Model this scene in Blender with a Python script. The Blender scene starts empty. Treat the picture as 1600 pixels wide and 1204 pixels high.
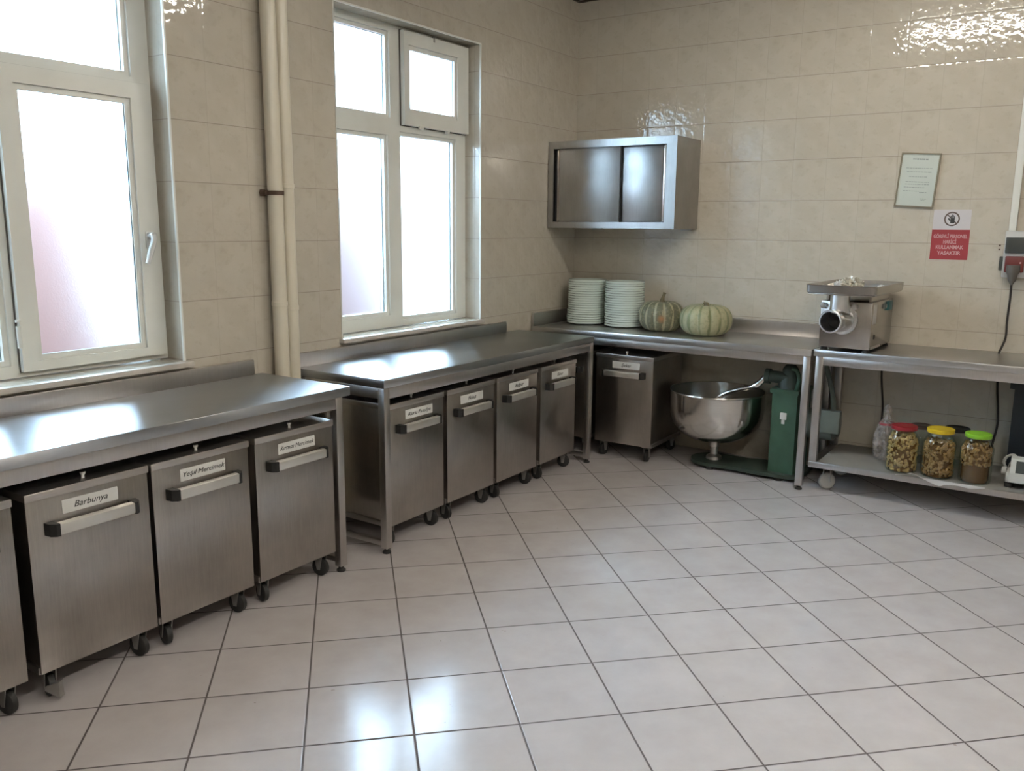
import bpy, bmesh, math, random
from mathutils import Vector, Matrix, Euler
random.seed(7)
PI = math.pi
SC = bpy.context.scene
COL = SC.collection
R = math.radians

# ------------------------------------------------------------------ object helpers
def tag(o, label=None, cat=None, group=None, kind=None):
    if label: o['label'] = label
    if cat: o['category'] = cat
    if group: o['group'] = group
    if kind: o['kind'] = kind
    return o

def thing(name, label, cat, loc=(0, 0, 0), rz=0.0, group=None, kind=None):
    o = bpy.data.objects.new(name, None)
    COL.objects.link(o)
    o.empty_display_size = 0.05
    o.location = loc
    o.rotation_euler = (0, 0, rz)
    return tag(o, label, cat, group, kind)

def kids(o):
    return [c for c in bpy.data.objects if c.parent == o]

def dup(o, parent=None):
    c = o.copy()
    COL.objects.link(c)
    if parent is not None:
        c.parent = parent
    for ch in kids(o):
        dup(ch, c)
    return c

class MB:
    """collects shapes in one bmesh, builds ONE mesh object"""
    def __init__(self):
        self.bm = bmesh.new()

    def _xf(self, verts, M):
        if M is not None:
            for v in verts:
                v.co = M @ v.co

    def box(self, x0, x1, y0, y1, z0, z1, bev=0.0, M=None, seg=2):
        bm = self.bm
        vs = [bm.verts.new((x, y, z)) for x in (x0, x1) for y in (y0, y1) for z in (z0, z1)]
        idx = [(0, 1, 3, 2), (4, 6, 7, 5), (0, 4, 5, 1), (2, 3, 7, 6), (0, 2, 6, 4), (1, 5, 7, 3)]
        fs = [bm.faces.new([vs[i] for i in f]) for f in idx]
        if bev > 0:
            es = list({e for f in fs for e in f.edges})
            r = bmesh.ops.bevel(bm, geom=es, offset=bev, segments=seg, affect='EDGES', profile=0.5)
            vs = list({v for f in r['faces'] for v in f.verts} | {v for v in vs if v.is_valid})
        self._xf(vs, M)
        return self

    def prism(self, pts, axis, a, b, M=None):
        """extrude polygon pts (2D) along axis from a to b"""
        bm = self.bm
        def mk(p, t):
            if axis == 'x': return (t, p[0], p[1])
            if axis == 'y': return (p[0], t, p[1])
            return (p[0], p[1], t)
        A = [bm.verts.new(mk(p, a)) for p in pts]
        B = [bm.verts.new(mk(p, b)) for p in pts]
        n = len(pts)
        bm.faces.new(A); bm.faces.new(B[::-1])
        for i in range(n):
            bm.faces.new((A[i], B[i], B[(i + 1) % n], A[(i + 1) % n]))
        self._xf(A + B, M)
        return self

    def ring(self, axis, a, b, o, i):
        """rectangular frame: outer rect o=(u0,u1,v0,v1), inner rect i, thickness a..b along axis"""
        bm = self.bm
        def mk(u, v, t):
            if axis == 'x': return (t, u, v)
            if axis == 'y': return (u, t, v)
            return (u, v, t)
        def loop(r, t):
            return [bm.verts.new(mk(u, v, t)) for u, v in ((r[0], r[2]), (r[1], r[2]), (r[1], r[3]), (r[0], r[3]))]
        oa, ob, ia, ib = loop(o, a), loop(o, b), loop(i, a), loop(i, b)
        for k in range(4):
            j = (k + 1) % 4
            bm.faces.new((oa[k], oa[j], ia[j], ia[k]))
            bm.faces.new((ob[k], ib[k], ib[j], ob[j]))
            bm.faces.new((oa[k], ob[k], ob[j], oa[j]))
            bm.faces.new((ia[k], ia[j], ib[j], ib[k]))
        return self

    def lathe(self, prof, c=(0, 0, 0), seg=32, M=None, closed=False, wob=None):
        """prof: list of (r,z) revolved about z through c"""
        bm = self.bm
        rings = []
        allv = []
        for r, z in prof:
            if r <= 1e-6:
                v = bm.verts.new((c[0], c[1], c[2] + z)); rings.append([v]); allv.append(v)
            else:
                rg = []
                for k in range(seg):
                    a = 2 * PI * k / seg
                    rr = r * (wob(a, z) if wob else 1)
                    v = bm.verts.new((c[0] + rr * math.cos(a), c[1] + rr * math.sin(a), c[2] + z))
                    rg.append(v)
                rings.append(rg); allv += rg
        pairs = list(zip(rings[:-1], rings[1:]))
        if closed: pairs.append((rings[-1], rings[0]))
        for A, B in pairs:
            for k in range(seg):
                j = (k + 1) % seg
                if len(A) == 1 and len(B) == 1: continue
                if len(A) == 1: bm.faces.new((A[0], B[k], B[j]))
                elif len(B) == 1: bm.faces.new((A[k], A[j], B[0]))
                else: bm.faces.new((A[k], A[j], B[j], B[k]))
        self._xf(allv, M)
        return self

    def cyl(self, p0, p1, r, seg=20, r1=None):
        p0, p1 = Vector(p0), Vector(p1)
        d = p1 - p0
        L = d.length
        M = Matrix.Translation(p0) @ d.to_track_quat('Z', 'Y').to_matrix().to_4x4()
        r1 = r if r1 is None else r1
        return self.lathe([(0, 0), (r, 0), (r1, L), (0, L)], seg=seg, M=M)

    def tube(self, pts, r, seg=8):
        bm = self.bm
        P = [Vector(p) for p in pts]
        rings = []
        up = Vector((0.13, 0.31, 0.94)).normalized()
        for i, p in enumerate(P):
            t = (P[min(i + 1, len(P) - 1)] - P[max(i - 1, 0)]).normalized()
            a = t.cross(up)
            if a.length < 1e-3: a = t.cross(Vector((1, 0, 0)))
            a.normalize(); b = t.cross(a)
            rr = r[i] if isinstance(r, (list, tuple)) else r
            rings.append([bm.verts.new(p + a * rr * math.cos(2 * PI * k / seg) + b * rr * math.sin(2 * PI * k / seg)) for k in range(seg)])
        for A, B in zip(rings[:-1], rings[1:]):
            for k in range(seg):
                j = (k + 1) % seg
                bm.faces.new((A[k], A[j], B[j], B[k]))
        bm.faces.new(rings[0][::-1]); bm.faces.new(rings[-1])
        return self

    def blob(self, c, rx, ry, rz, rot=None, sub=1):
        M = Matrix.Translation(c) @ (rot.to_matrix().to_4x4() if rot else Matrix()) @ Matrix.Diagonal((rx, ry, rz, 1))
        bmesh.ops.create_icosphere(self.bm, subdivisions=sub, radius=1, matrix=M)
        return self

    def build(self, name, mat, parent=None, smooth=40):
        bm = self.bm
        bmesh.ops.recalc_face_normals(bm, faces=bm.faces[:])
        if smooth:
            lim = R(smooth)
            for f in bm.faces: f.smooth = True
            for e in bm.edges:
                if len(e.link_faces) != 2 or e.calc_face_angle(0) > lim:
                    e.smooth = False
        me = bpy.data.meshes.new(name)
        bm.to_mesh(me); bm.free()
        me.materials.append(mat)
        o = bpy.data.objects.new(name, me)
        COL.objects.link(o)
        if parent is not None: o.parent = parent
        return o

def brush_uv(o, ax=0):
    # UV layer whose u axis runs across the brushing
    me = o.data
    uv = me.uv_layers.new(name='brush')
    for l in me.loops:
        c = me.vertices[l.vertex_index].co
        uv.data[l.index].uv = (c[ax], c[1 - ax] + 0.3 * c[2])
    return o

def smooth_path(pts, n=8):
    P = [Vector(p) for p in pts]
    out = []
    for i in range(len(P) - 1):
        p0, p1, p2, p3 = P[max(i - 1, 0)], P[i], P[i + 1], P[min(i + 2, len(P) - 1)]
        for k in range(n):
            t = k / n
            out.append(0.5 * ((2 * p1) + (-p0 + p2) * t + (2 * p0 - 5 * p1 + 4 * p2 - p3) * t * t + (-p0 + 3 * p1 - 3 * p2 + p3) * t ** 3))
    out.append(P[-1])
    return out

def lettering(name, body, size, mat, parent, loc, rot, shear=0.0, width=None, bold=0.0):
    cu = bpy.data.curves.new(name, 'FONT')
    cu.body = body; cu.size = size; cu.align_x = 'CENTER'; cu.align_y = 'CENTER'
    cu.shear = shear; cu.extrude = 0.0004; cu.offset = bold
    cu.resolution_u = 3
    t = bpy.data.objects.new(name + '_curve', cu)
    COL.objects.link(t)
    dg = bpy.context.evaluated_depsgraph_get()
    me = bpy.data.meshes.new_from_object(t.evaluated_get(dg))
    bpy.data.objects.remove(t); bpy.data.curves.remove(cu)
    if width:
        xs = [v.co.x for v in me.vertices]
        w = max(xs) - min(xs)
        s = width / w
        for v in me.vertices: v.co.x *= s
    me.materials.clear(); me.materials.append(mat)
    o = bpy.data.objects.new(name, me)
    COL.objects.link(o)
    o.parent = parent; o.location = loc; o.rotation_euler = rot
    return o

# ------------------------------------------------------------------ material helpers
class NT:
    def __init__(self, name):
        self.m = bpy.data.materials.new(name)
        self.m.use_nodes = True
        self.t = self.m.node_tree
        self.t.nodes.clear()
        self.out = self.t.nodes.new('ShaderNodeOutputMaterial')
    def n(self, typ, ins=None, **kw):
        nd = self.t.nodes.new(typ)
        for k, v in kw.items(): setattr(nd, k, v)
        for k, v in (ins or {}).items(): self.set(nd.inputs[k], v)
        return nd
    def set(self, sock, v):
        if isinstance(v, bpy.types.NodeSocket): self.t.links.new(v, sock)
        else: sock.default_value = v
    def math(self, op, a, b=0.0, c=None):
        nd = self.t.nodes.new('ShaderNodeMath'); nd.operation = op
        self.set(nd.inputs[0], a); self.set(nd.inputs[1], b)
        if c is not None: self.set(nd.inputs[2], c)
        return nd.outputs[0]
    def mix(self, f, a, b):
        nd = self.t.nodes.new('ShaderNodeMix'); nd.data_type = 'RGBA'
        self.set(nd.inputs[0], f); self.set(nd.inputs[6], a); self.set(nd.inputs[7], b)
        return nd.outputs[2]
    def rng(self, v, a, b, c=0.0, d=1.0, smooth=False):
        nd = self.t.nodes.new('ShaderNodeMapRange')
        if smooth: nd.interpolation_type = 'SMOOTHSTEP'
        for i, x in enumerate((v, a, b, c, d)): self.set(nd.inputs[i], x)
        return nd.outputs[0]
    def xyz(self, v):
        nd = self.t.nodes.new('ShaderNodeSeparateXYZ'); self.set(nd.inputs[0], v)
        return nd.outputs
    def comb(self, x, y, z):
        nd = self.t.nodes.new('ShaderNodeCombineXYZ')
        for i, q in enumerate((x, y, z)): self.set(nd.inputs[i], q)
        return nd.outputs[0]
    def noise(self, vec, scale, detail=3.0, rough=0.5):
        nd = self.n('ShaderNodeTexNoise', {'Vector': vec, 'Scale': scale, 'Detail': detail, 'Roughness': rough})
        return nd.outputs['Fac']
    def bump(self, h, dist=0.001, strength=1.0, normal=None):
        nd = self.n('ShaderNodeBump', {'Height': h, 'Distance': dist, 'Strength': strength})
        if normal is not None: self.set(nd.inputs['Normal'], normal)
        return nd.outputs[0]
    def bsdf(self, **kw):
        nd = self.t.nodes.new('ShaderNodeBsdfPrincipled')
        for k, v in kw.items():
            k = k.replace('_', ' ')
            self.set(nd.inputs[k], v)
        self.t.links.new(nd.outputs[0], self.out.inputs[0])
        return nd
    def obj(self):
        return self.n('ShaderNodeTexCoord').outputs['Object']

def rgb(r, g, b): return (r, g, b, 1.0)

ALB = 0.78
def simple(name, col, rough=0.5, metal=0.0, var=0.06, vscale=9.0, bumpd=0.0, bscale=60.0, **kw):
    m = NT(name)
    if metal < 0.5: col = tuple(c * ALB for c in col[:3])
    co = m.obj()
    f = m.noise(co, vscale, 3)
    c2 = rgb(*[max(0, c * (1 - 2.2 * var)) for c in col[:3]])
    c1 = rgb(*[min(1, c * (1 + 2.2 * var)) for c in col[:3]])
    base = m.mix(f, c2, c1)
    d = dict(Base_Color=base, Roughness=rough, Metallic=metal)
    if bumpd: d['Normal'] = m.bump(m.noise(co, bscale, 3), bumpd)
    d.update(kw)
    m.bsdf(**d)
    return m.m

def steel(name, col, rough=0.3, stretch=(60, 60, 3), dirt=0.25, bumpd=0.0002, smudge=4.0, aniso=0.0):
    m = NT(name)
    co = m.obj()
    oi = m.n('ShaderNodeObjectInfo').outputs['Random']
    co = m.n('ShaderNodeVectorMath', {0: co, 1: m.comb(oi, m.math('MULTIPLY', oi, 7.0), m.math('MULTIPLY', oi, 3.7))}, operation='ADD').outputs[0]
    mp = m.n('ShaderNodeMapping', {'Vector': co, 'Scale': stretch}).outputs[0]
    grain = m.noise(mp, 3.0, 4, 0.6)
    blot = m.noise(co, smudge, 4, 0.6)
    fac = m.math('ADD', m.math('MULTIPLY', grain, 0.35), m.math('MULTIPLY', blot, 0.65))
    fac = m.rng(fac, 0.32, 0.68)
    lo = rgb(*[c * (1 - dirt) for c in col[:3]])
    base = m.mix(fac, lo, rgb(*col[:3]))
    rg = rough
    d = dict(Base_Color=base, Metallic=1.0, Roughness=rg)
    if bumpd > 0.0001: d['Normal'] = m.bump(grain, bumpd)
    if aniso:
        d['Anisotropic'] = aniso
        d['Tangent'] = m.n('ShaderNodeTangent', direction_type='UV_MAP', uv_map='brush').outputs[0]
    m.bsdf(**d)
    return m.m

def wall_tile():
    m = NT('glazed_wall_tile')
    co = m.obj()
    x, y, z = m.xyz(co)
    nx, ny, nz = m.xyz(m.n('ShaderNodeNewGeometry').outputs['Normal'])
    isx = m.math('GREATER_THAN', m.math('ABSOLUTE', nx), 0.5)
    isz = m.math('GREATER_THAN', m.math('ABSOLUTE', nz), 0.5)
    ua = m.math('ADD', y, 3.236 + 0.2077 * 100)
    ub = m.math('ADD', x, -0.158 + 0.2077 * 100)
    u = m.math('ADD', m.math('MULTIPLY', isx, ua), m.math('MULTIPLY', m.math('SUBTRACT', 1.0, isx), ub))
    v = m.math('ADD', z, -1.4854 + 0.2568 * 100)
    u = m.math('ADD', m.math('MULTIPLY', isz, ua), m.math('MULTIPLY', m.math('SUBTRACT', 1.0, isz), u))
    W, H = 0.2077, 0.2568
    su, sv = m.math('DIVIDE', u, W), m.math('DIVIDE', v, H)
    fu, fv = m.math('FRACT', su), m.math('FRACT', sv)
    iu, iv = m.math('FLOOR', su), m.math('FLOOR', sv)
    du = m.math('MULTIPLY', m.math('MINIMUM', fu, m.math('SUBTRACT', 1.0, fu)), W)
    dv = m.math('MULTIPLY', m.math('MINIMUM', fv, m.math('SUBTRACT', 1.0, fv)), H)
    dv = m.math('ADD', dv, m.math('MULTIPLY', isz, 1.0))
    gu = m.rng(du, 0.0008, 0.0022, 1, 0, True)
    gv = m.rng(dv, 0.0008, 0.0026, 1, 0, True)
    rnd = m.n('ShaderNodeTexWhiteNoise', {'Vector': m.comb(iu, iv, isx)}, noise_dimensions='3D').outputs['Value']
    q = m.comb(m.math('MULTIPLY', fu, W), m.math('MULTIPLY', fv, H), m.math('MULTIPLY', m.math('FLOOR', m.math('MULTIPLY', rnd, 2.0)), 3.3))
    veins = m.noise(q, 22, 5, 0.6)
    big = m.noise(q, 9, 2)
    base = m.mix(m.rng(big, 0.35, 0.65), rgb(0.472, 0.428, 0.352), rgb(0.503, 0.462, 0.384))
    base = m.mix(m.math('MULTIPLY', m.rng(veins, 0.54, 0.72), 0.42), base, rgb(0.385, 0.330, 0.262))
    base = m.mix(m.math('MULTIPLY', rnd, 0.16), base, rgb(0.42, 0.375, 0.305))
    grime = m.noise(co, 1.3, 3)
    base = m.mix(m.math('MULTIPLY', m.rng(grime, 0.5, 0.75), 0.12), base, rgb(0.34, 0.28, 0.20))
    base = m.mix(m.math('MULTIPLY', gu, 0.32), base, rgb(0.20, 0.165, 0.125))
    base = m.mix(m.math('MULTIPLY', gv, 0.62), base, rgb(0.15, 0.115, 0.085))
    # glaze relief: slow ripple, same on each tile, soft pillowed edge
    rip = m.noise(q, 27, 1.5, 0.45)
    edge = m.math('MINIMUM', m.rng(du, 0.0, 0.010, 0, 1, True), m.rng(dv, 0.0, 0.010, 0, 1, True))
    hgt = m.math('ADD', m.math('MULTIPLY', rip, 1.0), m.math('MULTIPLY', edge, 0.22))
    nrm = m.bump(hgt, 0.0018, 1.0)
    g = m.math('MAXIMUM', gu, gv)
    m.bsdf(Base_Color=base, Roughness=m.rng(g, 0, 1, 0.055, 0.8), Normal=nrm, IOR=1.52)
    return m.m

def floor_tile():
    m = NT('glazed_floor_tile')
    co = m.obj()
    x, y, z = m.xyz(co)
    th = 0.7823
    T = 0.336
    ox, oy = 0.4996, -2.670
    dx, dy = m.math('SUBTRACT', x, ox), m.math('SUBTRACT', y, oy)
    c, s = math.cos(th), math.sin(th)
    a = m.math('ADD', m.math('MULTIPLY', dx, c), m.math('MULTIPLY', dy, s))
    b = m.math('ADD', m.math('MULTIPLY', dx, s), m.math('MULTIPLY', dy, -c))
    sa = m.math('ADD', m.math('DIVIDE', a, T), 100.0)
    sb = m.math('ADD', m.math('DIVIDE', b, T), 100.0)
    fa, fb = m.math('FRACT', sa), m.math('FRACT', sb)
    da = m.math('MULTIPLY', m.math('MINIMUM', fa, m.math('SUBTRACT', 1.0, fa)), T)
    db = m.math('MULTIPLY', m.math('MINIMUM', fb, m.math('SUBTRACT', 1.0, fb)), T)
    d = m.math('MINIMUM', da, db)
    g = m.rng(d, 0.0020, 0.0044, 1, 0, True)
    rnd = m.n('ShaderNodeTexWhiteNoise', {'Vector': m.comb(m.math('FLOOR', sa), m.math('FLOOR', sb), 0.0)}, noise_dimensions='3D').outputs['Value']
    q = m.comb(a, b, m.math('MULTIPLY', rnd, 9.0))
    cl = m.noise(q, 7, 5, 0.6)
    base = m.mix(m.rng(cl, 0.3, 0.7), rgb(0.435, 0.402, 0.394), rgb(0.490, 0.458, 0.453))
    base = m.mix(m.math('MULTIPLY', rnd, 0.22), base, rgb(0.415, 0.385, 0.372))
    spots = m.rng(m.noise(co, 26, 2), 0.765, 0.785)
    base = m.mix(m.math('MULTIPLY', spots, 0.5), base, rgb(0.2, 0.15, 0.12))
    base = m.mix(m.math('MULTIPLY', g, 0.88), base, rgb(0.042, 0.030, 0.026))
    hgt = m.math('ADD', m.math('MULTIPLY', m.noise(q, 9, 2), 0.35), m.rng(d, 0.001, 0.006, 0, 1, True))
    wear = m.noise(co, 3.5, 4, 0.6)
    rg = m.math('MAXIMUM', m.rng(wear, 0.3, 0.7, 0.13, 0.20), m.math('MULTIPLY', g, 0.8))
    m.bsdf(Base_Color=base, Roughness=rg, Normal=m.bump(hgt, 0.0007), IOR=1.5)
    return m.m

def frosted():
    m = NT('frosted_glass')
    co = m.obj()
    n = m.bump(m.noise(co, 160, 2), 0.0006, 0.6)
    gl = m.n('ShaderNodeBsdfRefraction', {'Color': rgb(0.97, 0.985, 1.0), 'Roughness': 0.44, 'IOR': 1.35, 'Normal': n})
    gs = m.n('ShaderNodeBsdfGlossy', {'Color': rgb(1, 1, 1), 'Roughness': 0.12})
    fr = m.n('ShaderNodeFresnel', {'IOR': 1.3}).outputs[0]
    mx = m.n('ShaderNodeMixShader', {0: m.math('MULTIPLY', fr, 0.5)})
    m.t.links.new(gl.outputs[0], mx.inputs[1]); m.t.links.new(gs.outputs[0], mx.inputs[2])
    m.t.links.new(mx.outputs[0], m.out.inputs[0])
    return m.m

def clear_glass(name, tint=(0.93, 0.95, 0.93), rough=0.04, gl=1.0):
    m = NT(name)
    tr = m.n('ShaderNodeBsdfTransparent', {'Color': rgb(*tint)})
    gs = m.n('ShaderNodeBsdfGlossy', {'Color': rgb(1, 1, 1), 'Roughness': rough})
    fr = m.n('ShaderNodeFresnel', {'IOR': 1.45}).outputs[0]
    bf = m.n('ShaderNodeNewGeometry').outputs['Backfacing']
    fr = m.math('MULTIPLY', fr, m.math('SUBTRACT', 1.0, bf))
    mx = m.n('ShaderNodeMixShader', {0: m.math('MULTIPLY', fr, gl)})
    m.t.links.new(tr.outputs[0], mx.inputs[1]); m.t.links.new(gs.outputs[0], mx.inputs[2])
    m.t.links.new(mx.outputs[0], m.out.inputs[0])
    return m.m

def film(name):
    m = NT(name)
    co = m.obj()
    tr = m.n('ShaderNodeBsdfTransparent', {'Color': rgb(0.95, 0.94, 0.93)})
    df = m.n('ShaderNodeBsdfPrincipled', {'Base Color': rgb(0.62, 0.58, 0.56), 'Roughness': 0.25, 'Normal': m.bump(m.noise(co, 40, 4), 0.004)})
    mx = m.n('ShaderNodeMixShader', {0: m.rng(m.noise(co, 18, 4), 0.35, 0.65, 0.12, 0.55)})
    m.t.links.new(tr.outputs[0], mx.inputs[1]); m.t.links.new(df.outputs[0], mx.inputs[2])
    m.t.links.new(mx.outputs[0], m.out.inputs[0])
    return m.m

def emitter(name, col, s):
    m = NT(name)
    e = m.n('ShaderNodeEmission', {'Color': rgb(*col), 'Strength': s})
    m.t.links.new(e.outputs[0], m.out.inputs[0])
    return m.m

TUBE_POWER = 60.0
SKY = 16.0
M = {
    'tile': wall_tile(), 'floor': floor_tile(), 'frost': frosted(),
    'bin': steel('brushed_steel_bin', (0.50, 0.465, 0.43), 0.28, (70, 70, 3), 0.28, 0.00002),
    'lid': steel('brushed_steel_lid', (0.56, 0.52, 0.49), 0.36, (3, 70, 70), 0.2),
    'top': steel('worktop_steel', (0.45, 0.46, 0.475), 0.30, (40, 4, 40), 0.16, 0.00002, 3.0, 0.95),
    'topb': steel('back_worktop_steel', (0.56, 0.55, 0.54), 0.34, (4, 40, 40), 0.18, 0.00003, 3.0),
    'leg': steel('table_frame_steel', (0.58, 0.55, 0.53), 0.33, (60, 60, 3), 0.18),
    'cab': steel('wall_cabinet_steel', (0.46, 0.455, 0.45), 0.30, (60, 60, 3), 0.22, 0.0006, 5.0),
    'bowl': steel('polished_bowl_steel', (0.68, 0.65, 0.61), 0.16, (3, 3, 60), 0.12),
    'grind': steel('grinder_steel', (0.52, 0.49, 0.46), 0.26, (50, 50, 3), 0.2),
    'cast': steel('cast_aluminium', (0.72, 0.71, 0.70), 0.3, (9, 9, 9), 0.15),
    'handle': simple('aluminium_handle', (0.66, 0.64, 0.60), 0.35, 0.85),
    'black': simple('black_plastic', (0.009, 0.0085, 0.008), 0.6),
    'rubber': simple('black_rubber', (0.025, 0.024, 0.023), 0.6),
    'zinc': simple('zinc_plate', (0.42, 0.41, 0.39), 0.42, 0.9),
    'pvc': simple('white_pvc', (0.86, 0.86, 0.79), 0.32, var=0.05, vscale=5),
    'pvcdirt': simple('grimy_seal', (0.10, 0.09, 0.075), 0.6),
    'seal': simple('blue_grey_seal', (0.26, 0.34, 0.36), 0.5),
    'marble': simple('sill_marble', (0.60, 0.55, 0.48), 0.25, var=0.12, vscale=14),
    'pipe': simple('cream_paint', (0.78, 0.72, 0.58), 0.3, var=0.04, vscale=4),
    'rust': simple('rusty_iron', (0.10, 0.06, 0.04), 0.7, 0.3),
    'card': simple('white_card', (0.72, 0.72, 0.69), 0.5, var=0.02),
    'ink': simple('black_ink', (0.03, 0.03, 0.03), 0.5),
    'greyink': simple('grey_ink', (0.30, 0.33, 0.31), 0.6),
    'ceil': simple('ceiling_paint', (0.62, 0.58, 0.52), 0.7, var=0.03, vscale=3),
    'farwall': simple('far_wall_paint', (0.62, 0.58, 0.52), 0.6, var=0.05, vscale=3),
    'edge_band': simple('dark_brown_band', (0.05, 0.035, 0.022), 0.6),
    'plate': simple('pale_green_porcelain', (0.74, 0.84, 0.76), 0.16, var=0.02),
    'green': simple('green_machine_paint', (0.050, 0.115, 0.070), 0.45, var=0.14, vscale=12, bumpd=0.001, bscale=30),
    'darkgreen': simple('dark_green_casting', (0.040, 0.060, 0.045), 0.55, var=0.2, vscale=15, bumpd=0.001),
    'motor': simple('grey_green_motor', (0.16, 0.19, 0.17), 0.4, var=0.1),
    'paper': simple('white_paper', (0.95, 0.93, 0.91), 0.7, var=0.02),
    'board': simple('pale_cardboard', (0.60, 0.58, 0.53), 0.65, var=0.08, vscale=7),
    'redlid': simple('red_lid', (0.34, 0.022, 0.028), 0.4),
    'yellid': simple('yellow_lid', (0.72, 0.50, 0.02), 0.38),
    'grnlid': simple('green_lid', (0.28, 0.60, 0.035), 0.38),
    'brnlid': simple('brown_lid', (0.12, 0.08, 0.06), 0.45),
    'redprint': simple('red_print', (0.40, 0.042, 0.052), 0.5, var=0.05),
    'pinkprint': simple('pale_pink_letters', (0.66, 0.40, 0.39), 0.5, var=0.02),
    'whitevinyl': simple('white_vinyl', (0.66, 0.63, 0.64), 0.4, var=0.02),
    'certpaper': simple('greenish_paper', (0.60, 0.65, 0.59), 0.4, var=0.02),
    'certframe': simple('dull_brass_frame', (0.26, 0.23, 0.16), 0.45, 0.2),
    'boxgrey': simple('light_grey_plastic', (0.56, 0.55, 0.52), 0.45),
    'flap': simple('smoked_flap', (0.07, 0.075, 0.068), 0.25),
    'redsock': simple('red_socket', (0.17, 0.022, 0.018), 0.45),
    'plug': simple('grey_plug', (0.13, 0.115, 0.10), 0.55),
    'cord': simple('black_cord', (0.03, 0.024, 0.02), 0.55),
    'scale': simple('ivory_plastic', (0.66, 0.66, 0.60), 0.4),
    'lcd': simple('dark_display', (0.07, 0.08, 0.075), 0.2),
    'navy': simple('navy_plastic', (0.008, 0.016, 0.024), 0.45),
    'teal': simple('teal_switch', (0.02, 0.16, 0.17), 0.4),
    'sticker': simple('pale_sticker', (0.62, 0.60, 0.56), 0.5),
    'jar': clear_glass('jar_glass'),
    'film': film('thin_plastic_film'),
    'garlic': simple('yellow_pickle', (0.52, 0.345, 0.13), 0.3, var=0.22, vscale=22),
    'pepper': simple('brown_pickle', (0.40, 0.225, 0.075), 0.3, var=0.25, vscale=22),
    'brine': simple('amber_brine', (0.15, 0.068, 0.018), 0.15, var=0.12, vscale=14),
    'stem': simple('dry_stem', (0.17, 0.14, 0.075), 0.7, var=0.15, vscale=20, bumpd=0.002),
    'pinkwall': simple('pink_render', (0.25, 0.13, 0.115), 0.8),
    'rosewall': simple('rose_render', (0.13, 0.055, 0.050), 0.8),
    'fitting': simple('white_enamel', (0.75, 0.75, 0.73), 0.4),
    'fill_tube': emitter('fill_lamp_tube', (1.0, 0.95, 0.86), 1.4 * TUBE_POWER),  # stronger emitter for the two added fill lamps
    'tube': emitter('lit_tube', (1.0, 0.95, 0.85), TUBE_POWER),
}

# ------------------------------------------------------------------ room shell
ZC = 3.165
RX, FY = 6.4, -9.2          # right wall, wall behind the camera
W1 = (-4.66, -3.422)        # window openings along the left wall
W2 = (-2.463, -1.207)
WZ = (0.968, 2.672)
TH = 0.26

def struct(name, mb, mat, label, cat, parent=None):
    o = mb.build(name, mat, parent, smooth=0)
    return tag(o, label, cat, None, 'structure')

struct('floor', MB().box(-TH, RX + 0.2, FY - 0.2, 0.2, -0.1, 0.0), M['floor'], 'pale square floor tiles laid diagonally with dark grout', 'floor')
struct('ceiling', MB().box(-TH, RX + 0.2, FY - 0.2, 0.2, ZC, ZC + 0.1), M['ceil'], 'plain off white ceiling', 'ceiling')
b = MB()
for y0, y1, z0, z1 in ((FY - 0.2, W1[0], 0, ZC), (W1[1], W2[0], 0, ZC), (W2[1], 0.2, 0, ZC),
                       (W1[0], W1[1], 0, WZ[0]), (W1[0], W1[1], WZ[1], ZC), (W2[0], W2[1], 0, WZ[0]), (W2[0], W2[1], WZ[1], ZC)):
    b.box(-TH, 0, y0, y1, z0, z1)
struct('wall_left', b, M['tile'], 'cream tiled wall with two white framed windows', 'wall')
struct('wall_back', MB().box(0, RX, 0, 0.2, 0, ZC), M['tile'], 'cream tiled wall behind the steel wall cabinet and grinder', 'wall')
struct('wall_right', MB().box(RX, RX + 0.2, FY, 0.2, 0, ZC), M['farwall'], 'painted wall on the right, outside the picture', 'wall')
struct('wall_front', MB().box(0, RX + 0.2, FY - 0.2, FY, 0, ZC), M['farwall'], 'painted wall behind the viewer', 'wall')
b = MB().box(0.0, 0.018, FY, 0, ZC - 0.012, ZC).box(0.018, RX, -0.018, 0, ZC - 0.012, ZC)  # thin dark band along the top edge of both tiled walls
struct('edge_band_1', b, M['edge_band'], 'dark brown strip where walls meet ceiling', 'edge_band')

# ------------------------------------------------------------------ windows
XF0, XF1 = -0.185, -0.125     # frame depth range (x)
def pane(name_parent, y0, y1, z0, z1, x):
    return MB().box(x - 0.005, x, y0 - 0.012, y1 + 0.012, z0 - 0.012, z1 + 0.012).build('pane', M['frost'], name_parent, smooth=0)

def glazing(root, gl, x):
    p = pane(root, *gl, x)
    y0, y1, z0, z1 = gl
    # thin seal round the visible glass
    s = MB().ring('x', x - 0.001, x + 0.004, (y0 - 0.004, y1 + 0.004, z0 - 0.004, z1 + 0.004), (y0 + 0.001, y1 - 0.003, z0 + 0.001, z1 - 0.001)).build('seal', M['seal'], p, smooth=0)
    return p

def sash(root, name, o, gl, x0, x1):
    mb = MB().ring('x', x0, x1, o, (gl[0] - 0.022, gl[1] + 0.022, gl[2] - 0.022, gl[3] + 0.022))
    mb.ring('x', x0 + 0.004, x1 - 0.012, (gl[0] - 0.022, gl[1] + 0.022, gl[2] - 0.022, gl[3] + 0.022), gl)
    s = mb.build(name, M['pvc'], root, smooth=0)
    glazing(s, gl, x0 + 0.012)
    MB().ring('x', x0 + 0.006, x0 + 0.012, (o[0] - 0.004, o[1] + 0.004, o[2] - 0.004, o[3] + 0.004), (o[0] + 0.01, o[1] - 0.01, o[2] + 0.01, o[3] - 0.01)).build('gasket', M['pvcdirt'], s, smooth=0)
    return s

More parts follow.
